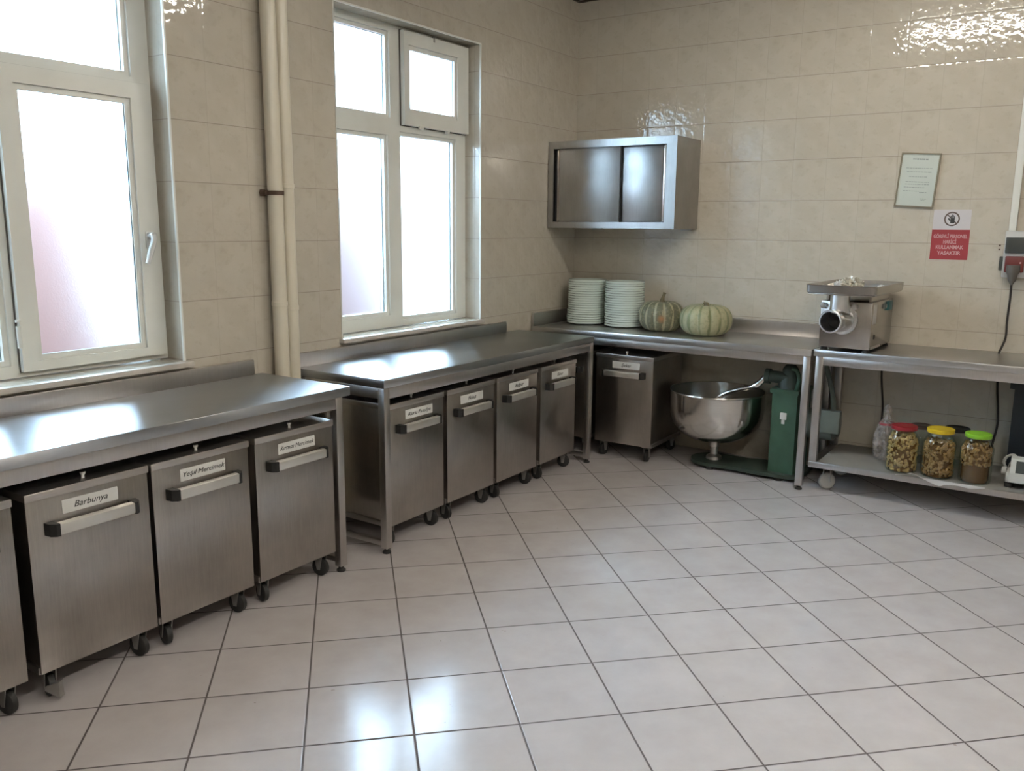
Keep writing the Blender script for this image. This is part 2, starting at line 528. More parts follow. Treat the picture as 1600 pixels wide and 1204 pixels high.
def frame(root, o, lights):
    """outer frame ring with beads round each fixed light; lights = [(cell rect, glass rect)]"""
    mb = MB()
    for cell, gl in lights:
        if gl is None:
            mb.ring('x', XF0, XF1, cell[0], cell[1])
            continue
        bead = (gl[0] - 0.02, gl[1] + 0.02, gl[2] - 0.02, gl[3] + 0.02)
        mb.ring('x', XF0, XF1, cell, bead)
        mb.ring('x', XF0 + 0.004, XF1 - 0.014, bead, gl)
    f = mb.build('frame', M['pvc'], root, smooth=0)
    for cell, gl in lights:
        if gl is not None: glazing(f, gl, XF0 + 0.022)
    return f

def sill(root, y0, y1):
    MB().box(-0.20, 0.036, y0, y1, 0.944, 0.9675, 0.004).build('sill', M['marble'], root)

def corner_bead(root, w):
    b = MB()
    for y in (w[0], w[1]):
        b.box(-0.008, 0.003, y - 0.006 if y == w[1] else y - 0.002, y + 0.002 if y == w[1] else y + 0.006, WZ[0], WZ[1])
    b.box(-0.008, 0.003, w[0], w[1], WZ[1] - 0.006, WZ[1] + 0.002)
    b.build('corner_bead', M['pvc'], root, smooth=0)

# window 2 (the nearer-to-corner one)
w2 = thing('window_2', 'white framed frosted window beside the wall cabinet, small vent sash open at upper right', 'window', (0, 0, 0), kind='structure')
L, Rr, B, T = W2[0], W2[1], WZ[0] + 0.004, WZ[1]
mid, tz = -1.842, 2.115
lights = [((L, mid, tz, T), (-2.395, -1.932, 2.185, 2.612)),
          ((L, mid, B, tz), (-2.395, -1.955, 1.064, 2.050)),
          ((mid, Rr, B, tz), (-1.812, -1.322, 1.026, 2.078)),
          (((mid, Rr, tz, T), (mid + 0.05, Rr - 0.05, tz + 0.05, T - 0.05)), None)]
frame(w2, None, lights)
s2 = sash(w2, 'vent_sash', (-1.826, -1.216, 2.135, 2.652), (-1.762, -1.348, 2.230, 2.556), XF1 - 0.004, XF1 + 0.036)
MB().box(XF1 + 0.036, XF1 + 0.05, -1.71, -1.67, 2.118, 2.138, 0.002).box(XF1 + 0.02, XF1 + 0.045, -1.44, -1.42, 2.118, 2.135, 0.002).build('catch', M['pvc'], s2)
MB().box(XF1 + 0.0, XF1 + 0.037, -1.563, -1.545, 2.628, 2.662, 0.002).build('hinge', M['zinc'], s2)
sill(w2, W2[0] - 0.02, W2[1] - 0.004)
corner_bead(w2, W2)

# window 1
w1 = thing('window_1', 'white framed frosted window at the left edge with a lever handle', 'window', (0, 0, 0), kind='structure')
L, Rr = W1
mid = -4.082
lights = [((L, mid, tz, T), (-4.59, -4.13, 2.185, 2.612)),
          ((mid, Rr, tz, T), (-4.055, -3.528, 2.185, 2.612)),
          ((L, mid, B, tz), (-4.59, -4.115, 1.04, 2.060)),
          (((mid, Rr, B, tz), (mid + 0.06, Rr - 0.05, B + 0.05, tz - 0.05)), None)]
frame(w1, None, lights)
s1 = sash(w1, 'casement_sash', (-4.066, -3.446, 0.995, 2.138), (-3.985, -3.558, 1.055, 2.052), XF1 - 0.004, XF1 + 0.03)
hb = MB().box(XF1 + 0.03, XF1 + 0.038, -3.512, -3.484, 1.46, 1.53, 0.003)
hb.cyl((XF1 + 0.036, -3.498, 1.515), (XF1 + 0.075, -3.498, 1.515), 0.013, 14)
hb.tube(smooth_path([(XF1 + 0.068, -3.498, 1.517), (XF1 + 0.074, -3.502, 1.49), (XF1 + 0.070, -3.518, 1.44), (XF1 + 0.066, -3.532, 1.395)], 5), [0.013] * 12 + [0.011] * 4, 10)
hb.build('handle', M['card'], s1)
MB().cyl((XF1 + 0.032, -4.072, 1.09), (XF1 + 0.032, -4.072, 1.175), 0.009, 10).cyl((XF1 + 0.032, -4.072, 1.19), (XF1 + 0.032, -4.072, 1.20), 0.011, 10).build('hinge', M['pvc'], s1)
sill(w1, W1[0] - 0.02, W1[1] + 0.024)
corner_bead(w1, W1)

# outside: pink rendered garden walls seen as a blur through the frosted panes
for nm, y0, y1, h, lab in (('garden_wall', -11.0, -2.78, 1.95, 'pink wall outdoors, a blur through the left frosted window'),
                           ('garden_wall', -2.3, 0.0, 1.9, 'low pink wall outdoors, a blur through the frosted window by the corner')):
    o = MB().box(-1.75, -1.5, y0, y1, -0.1, h, 0.02).build(nm, M['pinkwall' if y0 < -5 else 'rosewall'])
    tag(o, lab, 'wall', None, 'structure')

# ------------------------------------------------------------------ ceiling lamps
def lamp(x, y, label, rz=0.0, tube='tube'):
    t = thing('ceiling_lamp', label, 'lamp', (x, y, ZC), rz, 'fluorescent ceiling lamps')
    MB().prism([(-0.11, 0), (0.11, 0), (0.075, -0.055), (-0.075, -0.055)], 'x', -0.64, 0.64).build('housing', M['fitting'], t, smooth=0)
    for s in (-1, 1):
        tb = MB().cyl((-0.60, s * 0.05, -0.085), (0.60, s * 0.05, -0.085), 0.016, 14).build('tube', M[tube], t)
        for e in (-0.605, 0.605):
            MB().box(e - 0.01, e + 0.01, s * 0.05 - 0.014, s * 0.05 + 0.014, -0.105, -0.053).build('lamp_holder', M['fitting'], tb, smooth=0)
    return t
lamp(2.48, -1.95, 'lit twin tube ceiling lamp nearest the back wall, mirrored in its upper tiles')
lamp(3.9, -4.0, 'added twin tube fill lamp on the unseen right, nearer the back wall', PI / 2, 'fill_tube')  # added out of view to brighten the left wall and bins
lamp(3.9, -6.6, 'added twin tube fill lamp on the unseen right, behind the viewer', PI / 2, 'fill_tube')  # second added fill lamp, lifts the left wall and near floor

# ------------------------------------------------------------------ pipes, trunking
def pipe(y, r, label, rings):
    t = thing('heating_pipe', label, 'pipe', (0.052, y, 0), 0, 'vertical pipes between the windows')
    MB().lathe([(0, 0), (r, 0), (r, ZC - 0.005), (0, ZC - 0.005)], seg=24).build('pipe_run', M['pipe'], t)
    for z in rings:
        MB().lathe([(r - 0.001, z - 0.012), (r + 0.003, z - 0.010), (r + 0.003, z + 0.010), (r - 0.001, z + 0.012)], seg=24).build('joint', M['pipe'], t)
    return t
p1 = pipe(-2.921, 0.036, 'cream vertical pipe between the windows, left of the pair', [1.19])
cl = MB().box(-0.052, -0.03, -0.05, -0.03, 1.695, 1.725, 0.003).cyl((-0.045, -0.045, 1.71), (-0.005, -0.045, 1.71), 0.012, 10)
cl.lathe([(0.037, 1.70), (0.041, 1.70), (0.041, 1.72), (0.037, 1.72)], seg=24)
cl.build('clamp', M['rust'], p1)
pipe(-2.848, 0.032, 'cream vertical pipe between the windows, right of the pair', [1.745, 1.165])

# ------------------------------------------------------------------ work tables
def leg_part(root, x0, x1, y0, y1, z0, z1, mat='leg'):
    l = MB().box(x0, x1, y0, y1, z0, z1, 0.003).build('leg', M[mat], root)
    cx, cy = (x0 + x1) / 2, (y0 + y1) / 2
    MB().lathe([(0, 0), (0.021, 0), (0.021, 0.008), (0.012, 0.014), (0.012, z0 + 0.002), (0, z0 + 0.002)], c=(cx, cy, 0), seg=14).build('foot', M['rubber'], l)
    return l

def table_on_left_wall(label, y0, y1, x0, x1, H, over, splash_end, flush, splash_x0):
    """counter along the left wall (x = depth, y = length)"""
    t = thing('work_table', label, 'table', ((x0 + x1) / 2, (y0 + y1) / 2, 0), 0, 'steel work tables')
    ox, oy = (x0 + x1) / 2, (y0 + y1) / 2
    X0, X1, Y0, Y1 = x0 - ox, x1 - ox, y0 - oy, y1 - oy
    top = MB().box(X0, X1, Y0, Y1, H - 0.042, H, 0.004)
    brush_uv(top.build('tabletop', M['top'], t))
    MB().box(X0, X0 + 0.018, Y0, splash_end - oy, H - 0.001, H + 0.072, 0.003).build('backsplash', M['leg'], t)
    d = 0.003 if flush else 0.014
    ins = over
    LX1 = X1 - d
    lx = 0.040
    a = MB()
    a.box(LX1 - 0.02, LX1 - 0.001, Y0 + ins + lx, Y1 - ins - lx, H - 0.095, H - 0.042, 0.002)
    a.build('apron', M['leg'], t)
    for yy in (Y0 + ins + 0.004, Y1 - ins - 0.022):
        MB().box(X0 + 0.03 + lx, LX1 - lx, yy, yy + 0.018, H - 0.095, H - 0.042, 0.002).build('side_apron', M['leg'], t)
        yr = yy - 0.001
        MB().box(X0 + 0.03 + lx, LX1 - lx, yr, yr + 0.025, 0.035, 0.062, 0.002).build('stretcher', M['leg'], t)
    for (xa, ya) in ((LX1 - lx, Y0 + ins), (LX1 - lx, Y1 - ins - lx), (X0 + 0.03, Y0 + ins), (X0 + 0.03, Y1 - ins - lx)):
        leg_part(t, xa, xa + lx, ya, ya + lx, 0.026, H - 0.042)
    MB().box(X0 + 0.03 + 0.005, X0 + 0.05, Y0 + ins + lx, Y1 - ins - lx, H - 0.095, H - 0.042, 0.002).build('rear_rail', M['leg'], t)
    return t

table_on_left_wall('steel work table under the left window, three labelled bins below it in full view', -5.02, -3.012, 0.012, 0.600, 0.860, 0.036, -3.07, False, 0.02)
table_on_left_wall('steel work table under the window nearest the corner, four labelled bins below it', -2.806, -0.775, 0.012, 0.612, 0.857, 0.002, -0.945, True, 0.02)

def table_corner():
    x0, x1, y0, y1, H = 0.010, 1.966, -0.602, -0.004, 0.866
    ox, oy = (x0 + x1) / 2, (y0 + y1) / 2
    t = thing('work_table', 'steel corner table along the back wall carrying plates and pumpkins', 'table', (ox, oy, 0), 0, 'steel work tables')
    X0, X1, Y0, Y1 = x0 - ox, x1 - ox, y0 - oy, y1 - oy
    MB().box(X0, X1, Y0, Y1, H - 0.042, H, 0.004).build('tabletop', M['topb'], t)
    s = MB().box(X0 + 0.02, X1, Y1 - 0.018, Y1, H - 0.001, H + 0.092, 0.003)
    s.box(X0, X0 + 0.018, Y0, Y1, H - 0.001, H + 0.092, 0.003)
    s.build('backsplash', M['leg'], t)
    MB().box(X0 + 0.05, X1 - 0.044, Y0 + 0.018, Y0 + 0.038, H - 0.095, H - 0.042, 0.002).build('apron', M['leg'], t)
    for xx in (X0 + 0.012, X1 - 0.03):
        MB().box(xx, xx + 0.018, Y0 + 0.056, Y1 - 0.08, H - 0.095, H - 0.042, 0.002).build('side_apron', M['leg'], t)
    lx = 0.042
    for xa in (X0 - 0.002, X1 - 0.006 - lx):
        for ya in (Y0 + 0.016, Y1 - 0.03 - lx):
            leg_part(t, xa, xa + lx, ya, ya + lx, 0.026, H - 0.042)
    return t
table_corner()

CX0, CX1, CY0, CY1, CH = 1.972, 3.62, -0.572, -0.006, 0.866
SHZ = 0.188
def cart():
    ox, oy = (CX0 + CX1) / 2, (CY0 + CY1) / 2
    t = thing('rolling_table', 'steel rolling table with lower shelf under the meat grinder', 'table', (ox, oy, 0))
    X0, X1, Y0, Y1 = CX0 - ox, CX1 - ox, CY0 - oy, CY1 - oy
    MB().box(X0, X1, Y0, Y1, CH - 0.040, CH, 0.004).build('tabletop', M['topb'], t)
    MB().box(X0 + 0.055, X1 - 0.055, Y0 + 0.012, Y0 + 0.03, CH - 0.092, CH - 0.040, 0.002).build('apron', M['leg'], t)
    MB().box(X0 + 0.055, X1 - 0.055, Y1 - 0.03, Y1 - 0.012, CH - 0.092, CH - 0.040, 0.002).build('rear_rail', M['leg'], t)
    MB().box(X0 + 0.012, X1 - 0.012, Y0 + 0.010, Y1 - 0.012, SHZ - 0.040, SHZ - 0.004, 0.003).build('shelf', M['leg'], t)
    for xa in (X0 + 0.012, X1 - 0.012 - 0.044):
        for ya in (Y0 + 0.008, Y1 - 0.012 - 0.044):
            MB().box(xa, xa + 0.044, ya, ya + 0.044, SHZ - 0.004, CH - 0.040, 0.003).build('leg', M['leg'], t)
    for xa in (X0 + 0.105, X1 - 0.105):
        for ya in (Y0 + 0.115, Y1 - 0.09):
            c = MB().box(xa - 0.03, xa + 0.03, ya - 0.03, ya + 0.03, SHZ - 0.046, SHZ - 0.040)
            c.box(xa - 0.022, xa - 0.019, ya - 0.018, ya + 0.03, 0.045, SHZ - 0.046).box(xa + 0.019, xa + 0.022, ya - 0.018, ya + 0.03, 0.045, SHZ - 0.046)
            cb = c.build('caster', M['zinc'], t, smooth=0)
            MB().lathe([(0, -0.013), (0.044, -0.013), (0.05, -0.008), (0.05, 0.008), (0.044, 0.013), (0, 0.013)], seg=24,
                       M=Matrix.Translation((xa, ya, 0.05)) @ Matrix.Rotation(R(-50), 4, 'Z') @ Matrix.Rotation(PI / 2, 4, 'Y')).build('wheel', M['boxgrey'], cb)
    return t
cart()

# ------------------------------------------------------------------ ingredient bins (front faces local -Y)
BW, BD = 0.430, 0.50
CARD_W = {}
def make_bin():
    t = thing('ingredient_bin', '', 'bin')
    h = BW / 2
    MB().box(-h + 0.008, h - 0.008, 0.010, BD - 0.004, 0.128, 0.700, 0.003).build('body', M['bin'], t)
    MB().box(-h, h, 0.012, BD, 0.104, 0.130, 0.003).build('chassis', M['leg'], t)
    MB().box(-h + 0.003, h - 0.003, 0.0, 0.0105, 0.108, 0.697, 0.0025).build('front_panel', M['bin'], t)
    ld = MB().box(-h, h, -0.006, BD + 0.004, 0.695, 0.722, 0.004).build('lid', M['lid'], t)
    MB().lathe([(0, 0), (0.006, 0), (0.005, 0.010), (0.009, 0.016), (0.009, 0.022), (0, 0.024)], c=(0, 0.035, 0.7215), seg=14).build('knob', M['card'], ld)
    hd = MB().box(-0.132, 0.132, -0.046, -0.040, 0.576, 0.612, 0.002).prism([(-0.046, 0.606), (-0.040, 0.6125), (-0.022, 0.6135), (-0.022, 0.610), (-0.040, 0.606)], 'x', -0.132, 0.132).build('handle', M['handle'], t, smooth=30)
    for s in (-1, 1):
        a = [(s * 0.131, -0.048), (s * 0.143, -0.046), (s * 0.156, -0.030), (s * 0.160, 0.0), (s * 0.131, 0.0)]
        MB().prism(a, 'z', 0.573, 0.615).build('handle_cap', M['black'], hd, smooth=0)
    for sx in (-1, 1):
        for sy, yy in ((0, 0.052), (1, BD - 0.06)):
            ang = random.uniform(-0.6, 0.6) + (PI if sy else 0)
            Mx = Matrix.Translation((sx * 0.165, yy, 0)) @ Matrix.Rotation(ang, 4, 'Z')
            c = MB()
            c.box(-0.03, 0.03, -0.025, 0.025, 0.097, 0.1045, 0, Mx)
            for q in (-1, 1):
                v = [(0.022, 0.097), (-0.022, 0.097), (-0.008, 0.03), (0.008, 0.03)]
                c.prism(v, 'x', q * 0.0175 - 0.0015, q * 0.0175 + 0.0015, Mx)
            cb = c.build('caster', M['zinc'], t, smooth=0)
            MB().lathe([(0, -0.012), (0.034, -0.013), (0.040, -0.009), (0.040, 0.009), (0.034, 0.013), (0, 0.012)], seg=24,
                       M=Mx @ Matrix.Translation((0, 0.0, 0.040)) @ Matrix.Rotation(PI / 2, 4, 'Y')).build('wheel', M['rubber'], cb)
    return t

bin0 = make_bin()
first = [True]
def place_bin(x, y, rz, label, group, word=None, card_x=0.0, card_w=0.2, brake=False, slip=False):
    o = bin0 if first[0] else dup(bin0)
    first[0] = False
    o.location = (x, y, 0); o.rotation_euler = (0, 0, rz)
    tag(o, label, 'bin', group)
    if word:
        cd = MB().box(card_x - card_w / 2, card_x + card_w / 2, -0.0016, -0.0002, 0.628, 0.674, 0).build('name_card', M['card'], o, smooth=0)
        n = len(word)
        lettering('lettering', word, 0.030 if n < 10 else 0.026, M['ink'], cd, (card_x, -0.0019, 0.651), (PI / 2, 0, 0), 0.32,
                  width=min(card_w * 0.92, n * 0.0145), bold=0.0)
    if brake:
        bk = MB().prism([(-0.03, 0.012), (-0.03, 0.068), (0.02, 0.048), (0.022, 0.036)], 'x', -0.012, 0.012, Matrix.Translation((-0.165, -0.004, 0)) @ Matrix.Rotation(0.5, 4, 'Z') @ Matrix.Translation((0, 0.02, 0.0)))
        bk.build('brake_pedal', M['zinc'], o, smooth=0)
    return o

G = 'steel ingredient bins on casters'
XB1, XB2 = 0.577, 0.566
place_bin(XB1, -4.684, PI / 2, 'steel bin on casters cut by the left edge of the picture', G)
place_bin(XB1, -4.218, PI / 2, 'steel bin labelled Barbunya, with a metal brake pedal on its front caster', G, 'Barbunya', 0.0, 0.194, True)
place_bin(XB1, -3.778, PI / 2, 'steel bin labelled Yeşil Mercimek under the left table', G, 'Yeşil Mercimek', 0.002, 0.198)
place_bin(XB1, -3.320, PI / 2, 'steel bin labelled Kırmızı Mercimek beside the leg of the left table', G, 'Kırmızı Mercimek', 0.006, 0.20)
place_bin(XB2, -2.522, PI / 2, 'steel bin labelled Kuru Fasulye at the near end of the middle table', G, 'Kuru Fasulye', 0.018, 0.207)
place_bin(XB2, -2.066, PI / 2, 'steel bin labelled Nohut, second from the near end of the middle table', G, 'Nohut', 0.004, 0.203)
place_bin(XB2, -1.612, PI / 2, 'steel bin labelled Bulgur, third along the middle table', G, 'Bulgur', 0.012, 0.204)
place_bin(XB2, -1.145, PI / 2, 'steel bin labelled Biber at the corner end of the middle table', G, 'Biber', 0.012, 0.197)
place_bin(0.268, -0.590, 0, 'steel bin in the corner half hidden by the middle table leg', G)
place_bin(0.745, -0.588, 0, 'steel bin labelled Şeker standing beside the mixer bowl', G, 'Şeker', 0.012, 0.202)

# ------------------------------------------------------------------ wall cabinet
def cabinet():
    x0, x1, y0, y1, z0, z1 = 0.006, 0.978, -0.390, -0.004, 1.556, 2.150
    ox, oz = (x0 + x1) / 2, z0
    t = thing('wall_cabinet', 'stainless steel wall cabinet with two sliding doors hung in the corner', 'cabinet', (ox, 0, oz))
    X0, X1, H = x0 - ox, x1 - ox, z1 - z0
    b = MB()
    b.box(X0, X0 + 0.02, y0, y1, 0, H).box(X1 - 0.02, X1, y0, y1, 0, H).box(X0 + 0.02, X1 - 0.02, y0, y1, 0, 0.02).box(X0 + 0.02, X1 - 0.02, y0, y1, H - 0.02, H)
    b.box(X0 + 0.02, X1 - 0.02, y1 - 0.01, y1, 0.02, H - 0.02)
    b.build('carcass', M['cab'], t, smooth=0)
    MB().ring('y', y0 - 0.012, y0 - 0.0005, (X0, X1, 0, H), (X0 + 0.042, X1 - 0.072, 0.042, H - 0.050)).build('face_frame', M['cab'], t, smooth=0)
    # left door runs in the front track, right door behind it
    dx0, dm, dx1 = X0 + 0.082, X0 + 0.558, X1 - 0.105
    d1 = MB().box(dx0, dm, y0 + 0.004, y0 + 0.016, 0.03, H - 0.038, 0.002).build('sliding_door', M['cab'], t)
    MB().box(dx0 - 0.040, dx0 - 0.020, y0 + 0.012, y0 + 0.020, 0.03, H - 0.038).build('door_gap_shade', M['black'], d1, smooth=0)  # black strip painting the shade in the slot left of the door
    MB().box(dx0 - 0.020, dx0 - 0.001, y0 + 0.009, y0 + 0.020, 0.03, H - 0.038, 0.002).build('door_pull', M['grind'], d1)
    MB().box(dm, dm + 0.010, y0 + 0.010, y0 + 0.017, 0.03, H - 0.038).build('door_gap_shade', M['black'], d1, smooth=0)  # black strip painting the shade in the gap between the doors
    d2 = MB().box(dm - 0.03, dx1, y0 + 0.022, y0 + 0.034, 0.03, H - 0.038, 0.002).build('sliding_door', M['cab'], t)
    MB().box(dx1 + 0.006, dx1 + 0.030, y0 + 0.008, y0 + 0.022, 0.03, H - 0.038, 0.004).build('door_pull', M['bowl'], d2)
    for xx in (X0 + 0.16, X1 - 0.11):
        MB().box(xx, xx + 0.075, y1 - 0.03, y1, -0.014, 0.0, 0.002).build('bracket', M['zinc'], t)
    MB().box(X0 + 0.30, X1 - 0.12, y1 - 0.02, y1 + 0.002, H, H + 0.014).build('hanging_rail', M['zinc'], t, smooth=0)
cabinet()

# ------------------------------------------------------------------ plates
def plate_mesh():
    p = [(0, 0.003), (0.080, 0.003), (0.084, 0.0), (0.090, 0.0), (0.093, 0.004), (0.115, 0.0100), (0.136, 0.0100), (0.139, 0.0115), (0.1395, 0.0180), (0.1385, 0.0248), (0.136, 0.0252),
         (0.114, 0.0190), (0.095, 0.008), (0.0, 0.007)]
    return MB().lathe(p, seg=40)
pl0 = plate_mesh().build('plate', M['plate'])
PN, PP = 19, 0.0166
usedp = [False]
for si, (px, py, nm) in enumerate(((0.235, -0.205, 'left stack, nearest the corner'), (0.545, -0.215, 'right stack, beside the grey green pumpkin'))):
    for k in range(PN):
        o = pl0 if not usedp[0] else pl0.copy()
        if usedp[0]: COL.objects.link(o)
        usedp[0] = True
        sh = -0.006 if (si == 0 and k < 6) else 0.0
        o.location = (px + sh + random.uniform(-0.0025, 0.0025), py + random.uniform(-0.0025, 0.0025), 0.8665 + k * PP)
        o.rotation_euler = (0, 0, random.uniform(0, 6))
        g = 'plates in the ' + nm
        if k == PN - 1: lab = 'pale green plate on top of the ' + nm
        elif k == 0: lab = 'pale green plate at the bottom of the ' + nm
        else: lab = 'pale green plate within the ' + nm
        tag(o, lab, 'plate', g)

# ------------------------------------------------------------------ pumpkins
def pumpkin_mat(name, base, stripe, patch=None):
    m = NT(name)
    co = m.obj()
    x, y, z = m.xyz(co)
    ang = m.math('ARCTAN2', y, x)
    n = m.noise(co, 12, 4, 0.6)
    a = m.math('ADD', m.math('MULTIPLY', ang, 15.0), m.math('MULTIPLY', n, 2.0))
    s = m.rng(m.math('ADD', m.math('COSINE', a), m.math('MULTIPLY', m.math('SUBTRACT', n, 0.5), 2.2)), 0.35, 1.05, 0, 1, True)       # narrow light bands in the furrows
    sp = m.rng(m.noise(co, 55, 3), 0.52, 0.66)
    col = m.mix(m.math('MULTIPLY', s, 0.75), base, stripe)
    col = m.mix(m.math('MULTIPLY', sp, 0.3), col, stripe)
    if patch:
        pc, pr, pcol = patch
        d = m.n('ShaderNodeVectorMath', {0: co, 1: pc}, operation='DISTANCE').outputs['Value']
        d = m.math('ADD', d, m.math('MULTIPLY', n, 0.03))
        col = m.mix(m.rng(d, pr, pr * 0.4, 0, 0.8), col, pcol)
    m.bsdf(Base_Color=col, Roughness=0.5, Normal=m.bump(m.noise(co, 40, 4), 0.003))
    return m.m

def pumpkin(label, x, y, z, r, h, mat, stem_h, ribs=12, lean=(0, 0)):
    t = thing('pumpkin', label, 'pumpkin', (x, y, z), 0.3, 'pumpkins on the corner table')
    b = MB()
    prof = []
    n = 26
    for i in range(n + 1):
        u = -PI / 2 + PI * i / n
        cu, su = max(math.cos(u), 0), math.sin(u)
        rr = r * (cu ** 0.62)
        zz = h / 2 + h / 2 * (abs(su) ** 0.85) * (1 if su > 0 else -1)
        dip = 0.16 * h * math.exp(-(rr / (0.30 * r)) ** 2)
        zz += dip * (-1 if su > 0 else 1)
        prof.append((rr if 0 < i < n else 0, zz - 0.001))
    def wob(a, zz):
        return 0.935 + 0.065 * abs(math.cos(a * ribs / 2)) ** 0.6 + 0.012 * math.sin(3 * a + 1)
    b.lathe(prof, seg=120, wob=wob)
    lo = min(v.co.z for v in b.bm.verts)
    for v in b.bm.verts: v.co.z -= lo
    b.build('flesh', mat, t)
    st = MB()
    pts = smooth_path([(0, 0, h * 0.80), (0.002, 0, h * 0.95), (0.006 + lean[0] * 0.4, lean[1] * 0.4, h * 0.95 + stem_h * 0.5), (0.012 + lean[0], lean[1], h * 0.95 + stem_h)], 4)
    k = len(pts)
    st.tube(pts, [0.024 - 0.014 * min(1, i / (k * 0.6)) + (0.004 if i == k - 1 else 0) for i in range(k)], 9)
    st.build('stem', M['stem'], t)
    return t
pm1 = pumpkin_mat('grey_green_rind', rgb(0.120, 0.118, 0.068), rgb(0.40, 0.36, 0.23), ((0.02, -0.155, 0.095), 0.05, rgb(0.36, 0.15, 0.055)))
pm2 = pumpkin_mat('pale_cream_green_rind', rgb(0.345, 0.325, 0.195), rgb(0.135, 0.165, 0.07))
pumpkin('grey green ribbed pumpkin with tall dry stem beside the plates', 0.855, -0.265, 0.8665, 0.157, 0.215, pm1, 0.055, 12, (0.005, 0))
pumpkin('pale cream green striped pumpkin, right of the darker one', 1.190, -0.305, 0.8665, 0.172, 0.212, pm2, 0.012, 12, (-0.03, 0))

# ------------------------------------------------------------------ meat grinder
def grinder():
    gx, gy, gz = 2.146, -0.330, CH + 0.0005
    t = thing('meat_grinder', 'steel meat grinder with a wide feed tray and round mouth on the rolling table', 'grinder', (gx, gy, gz), R(-3))
    w, d = 0.143, 0.235
    MB().box(-w, w, -d, d, 0.018, 0.290, 0.006).build('housing', M['grind'], t)
    for sx in (-1, 1):
        for sy in (-1, 1):
            MB().lathe([(0, 0), (0.022, 0), (0.017, 0.019), (0, 0.019)], c=(sx * (w - 0.025), sy * (d - 0.03), 0), seg=16).build('foot', M['rubber'], t)
    # feed neck + barrel
    nx = -0.022
    k = MB().lathe([(0, 0), (0.054, 0), (0.052, 0.12), (0.062, 0.108), (0, 0.108)], c=(nx, -d - 0.058, 0.228), seg=28)
    k.build('feed_neck', M['cast'], t)
    Mb = Matrix.Translation((nx + 0.008, -d, 0.186)) @ Matrix.Rotation(R(90), 4, 'X') @ Matrix.Rotation(R(-6), 4, 'Y')
    MB().lathe([(0, 0.0), (0.086, 0.0), (0.088, 0.006), (0.086, 0.014), (0.070, 0.018), (0.066, 0.10), (0.060, 0.11), (0.062, 0.135), (0.066, 0.14), (0.066, 0.178), (0.062, 0.182), (0.056, 0.182), (0.055, 0.06), (0, 0.06)], seg=36, M=Mb).build('barrel', M['cast'], t)
    MB().lathe([(0, 0.062), (0.0545, 0.062), (0.0545, 0.066), (0, 0.066)], seg=24, M=Mb).build('mouth_shade', M['black'], t)  # black disc painting the shade deep inside the barrel
    for sx in (-0.115, 0.062):
        MB().lathe([(0, 0), (0.014, 0), (0.018, 0.018), (0.012, 0.026), (0, 0.028)], seg=14, M=Matrix.Translation((nx + sx + 0.01, -d, 0.262)) @ Matrix.Rotation(R(90), 4, 'X')).build('knob', M['cast'], t)
    # tray: sheet pan with raised rim
    tw, td0, td1 = 0.195, -0.385, 0.250
    z0, z1 = 0.338, 0.386
    tr = MB()
    tr.box(-tw + 0.012, tw - 0.012, td0 + 0.012, td1 - 0.012, z0 - 0.006, z0, 0.002)
    def lp(o, z, rad=0.03):
        pts = []
        for cx, cy, a0 in ((tw - rad, td1 - rad, 0), (-tw + rad, td1 - rad, 90), (-tw + rad, td0 + rad, 180), (tw - rad, td0 + rad, 270)):
            for q in range(6):
                a = R(a0 + q * 18)
                pts.append((cx + (rad + o) * math.cos(a), cy + (rad + o) * math.sin(a), z))
        return pts
    loops = [[tr.bm.verts.new(p) for p in lp(o, z)] for o, z in ((-0.020, z0 - 0.006), (-0.002, z0 + 0.004), (0, z1 - 0.004), (0.004, z1), (0.001, z1 + 0.002), (-0.004, z1 - 0.004), (-0.006, z0 + 0.006), (-0.020, z0))]
    for A, B in zip(loops[:-1], loops[1:]):
        for q in range(len(A)):
            j = (q + 1) % len(A)
            tr.bm.faces.new((A[q], A[j], B[j], B[q]))
    tr.build('feed_tray', M['grind'], t)
    for sx in (-1, 1):
        MB().box(sx * 0.12 - 0.006, sx * 0.12 + 0.006, -0.20, 0.20, 0.288, 0.3335).build('tray_support', M['grind'], t, smooth=0)
    # side switch, sticker, slot
    MB().box(w, w + 0.012, 0.08, 0.17, 0.225, 0.280, 0.003).build('switch', M['teal'], t)
    MB().lathe([(0, 0), (0.016, 0), (0.014, 0.014), (0, 0.016)], seg=16, M=Matrix.Translation((w, 0.02, 0.255)) @ Matrix.Rotation(R(90), 4, 'Y')).build('switch_knob', M['motor'], t)
    MB().box(w, w + 0.0012, -0.205, -0.135, 0.165, 0.275).build('sticker', M['sticker'], t, smooth=0)
    MB().box(w, w + 0.001, -0.165, -0.135, 0.075, 0.100).build('slot', M['black'], t, smooth=0)
    MB().box(w, w + 0.0012, -0.215, 0.0, 0.020, 0.034).build('plinth_strip', M['cast'], t, smooth=0)
    # things left in the tray
    Mt = Matrix.Translation((gx, gy, gz)) @ Matrix.Rotation(R(-3), 4, 'Z')
    return Mt, z0
Mt, tz0 = grinder()
def crumple(name, label, cat, c, r, mat, seed, flat=0.55):
    rr = random.Random(seed)
    b = MB()
    bmesh.ops.create_icosphere(b.bm, subdivisions=4, radius=1.0)
    for v in b.bm.verts:
        k = 0.75 + 0.2 * math.sin(9 * v.co.x + seed) * math.cos(8 * v.co.y + 2 * seed) + 0.12 * math.sin(17 * v.co.z + 13 * v.co.x) * math.cos(15 * v.co.y) + rr.uniform(-0.09, 0.09)
        v.co = Vector((v.co.x * r * k, v.co.y * r * k, max(-0.55, v.co.z) * r * flat * k))
    lo = min(v.co.z for v in b.bm.verts)
    for v in b.bm.verts: v.co.z -= lo
    o = b.build(name, mat, smooth=25)
    o.location = Mt @ Vector(c)
    tag(o, label, cat)
    return o
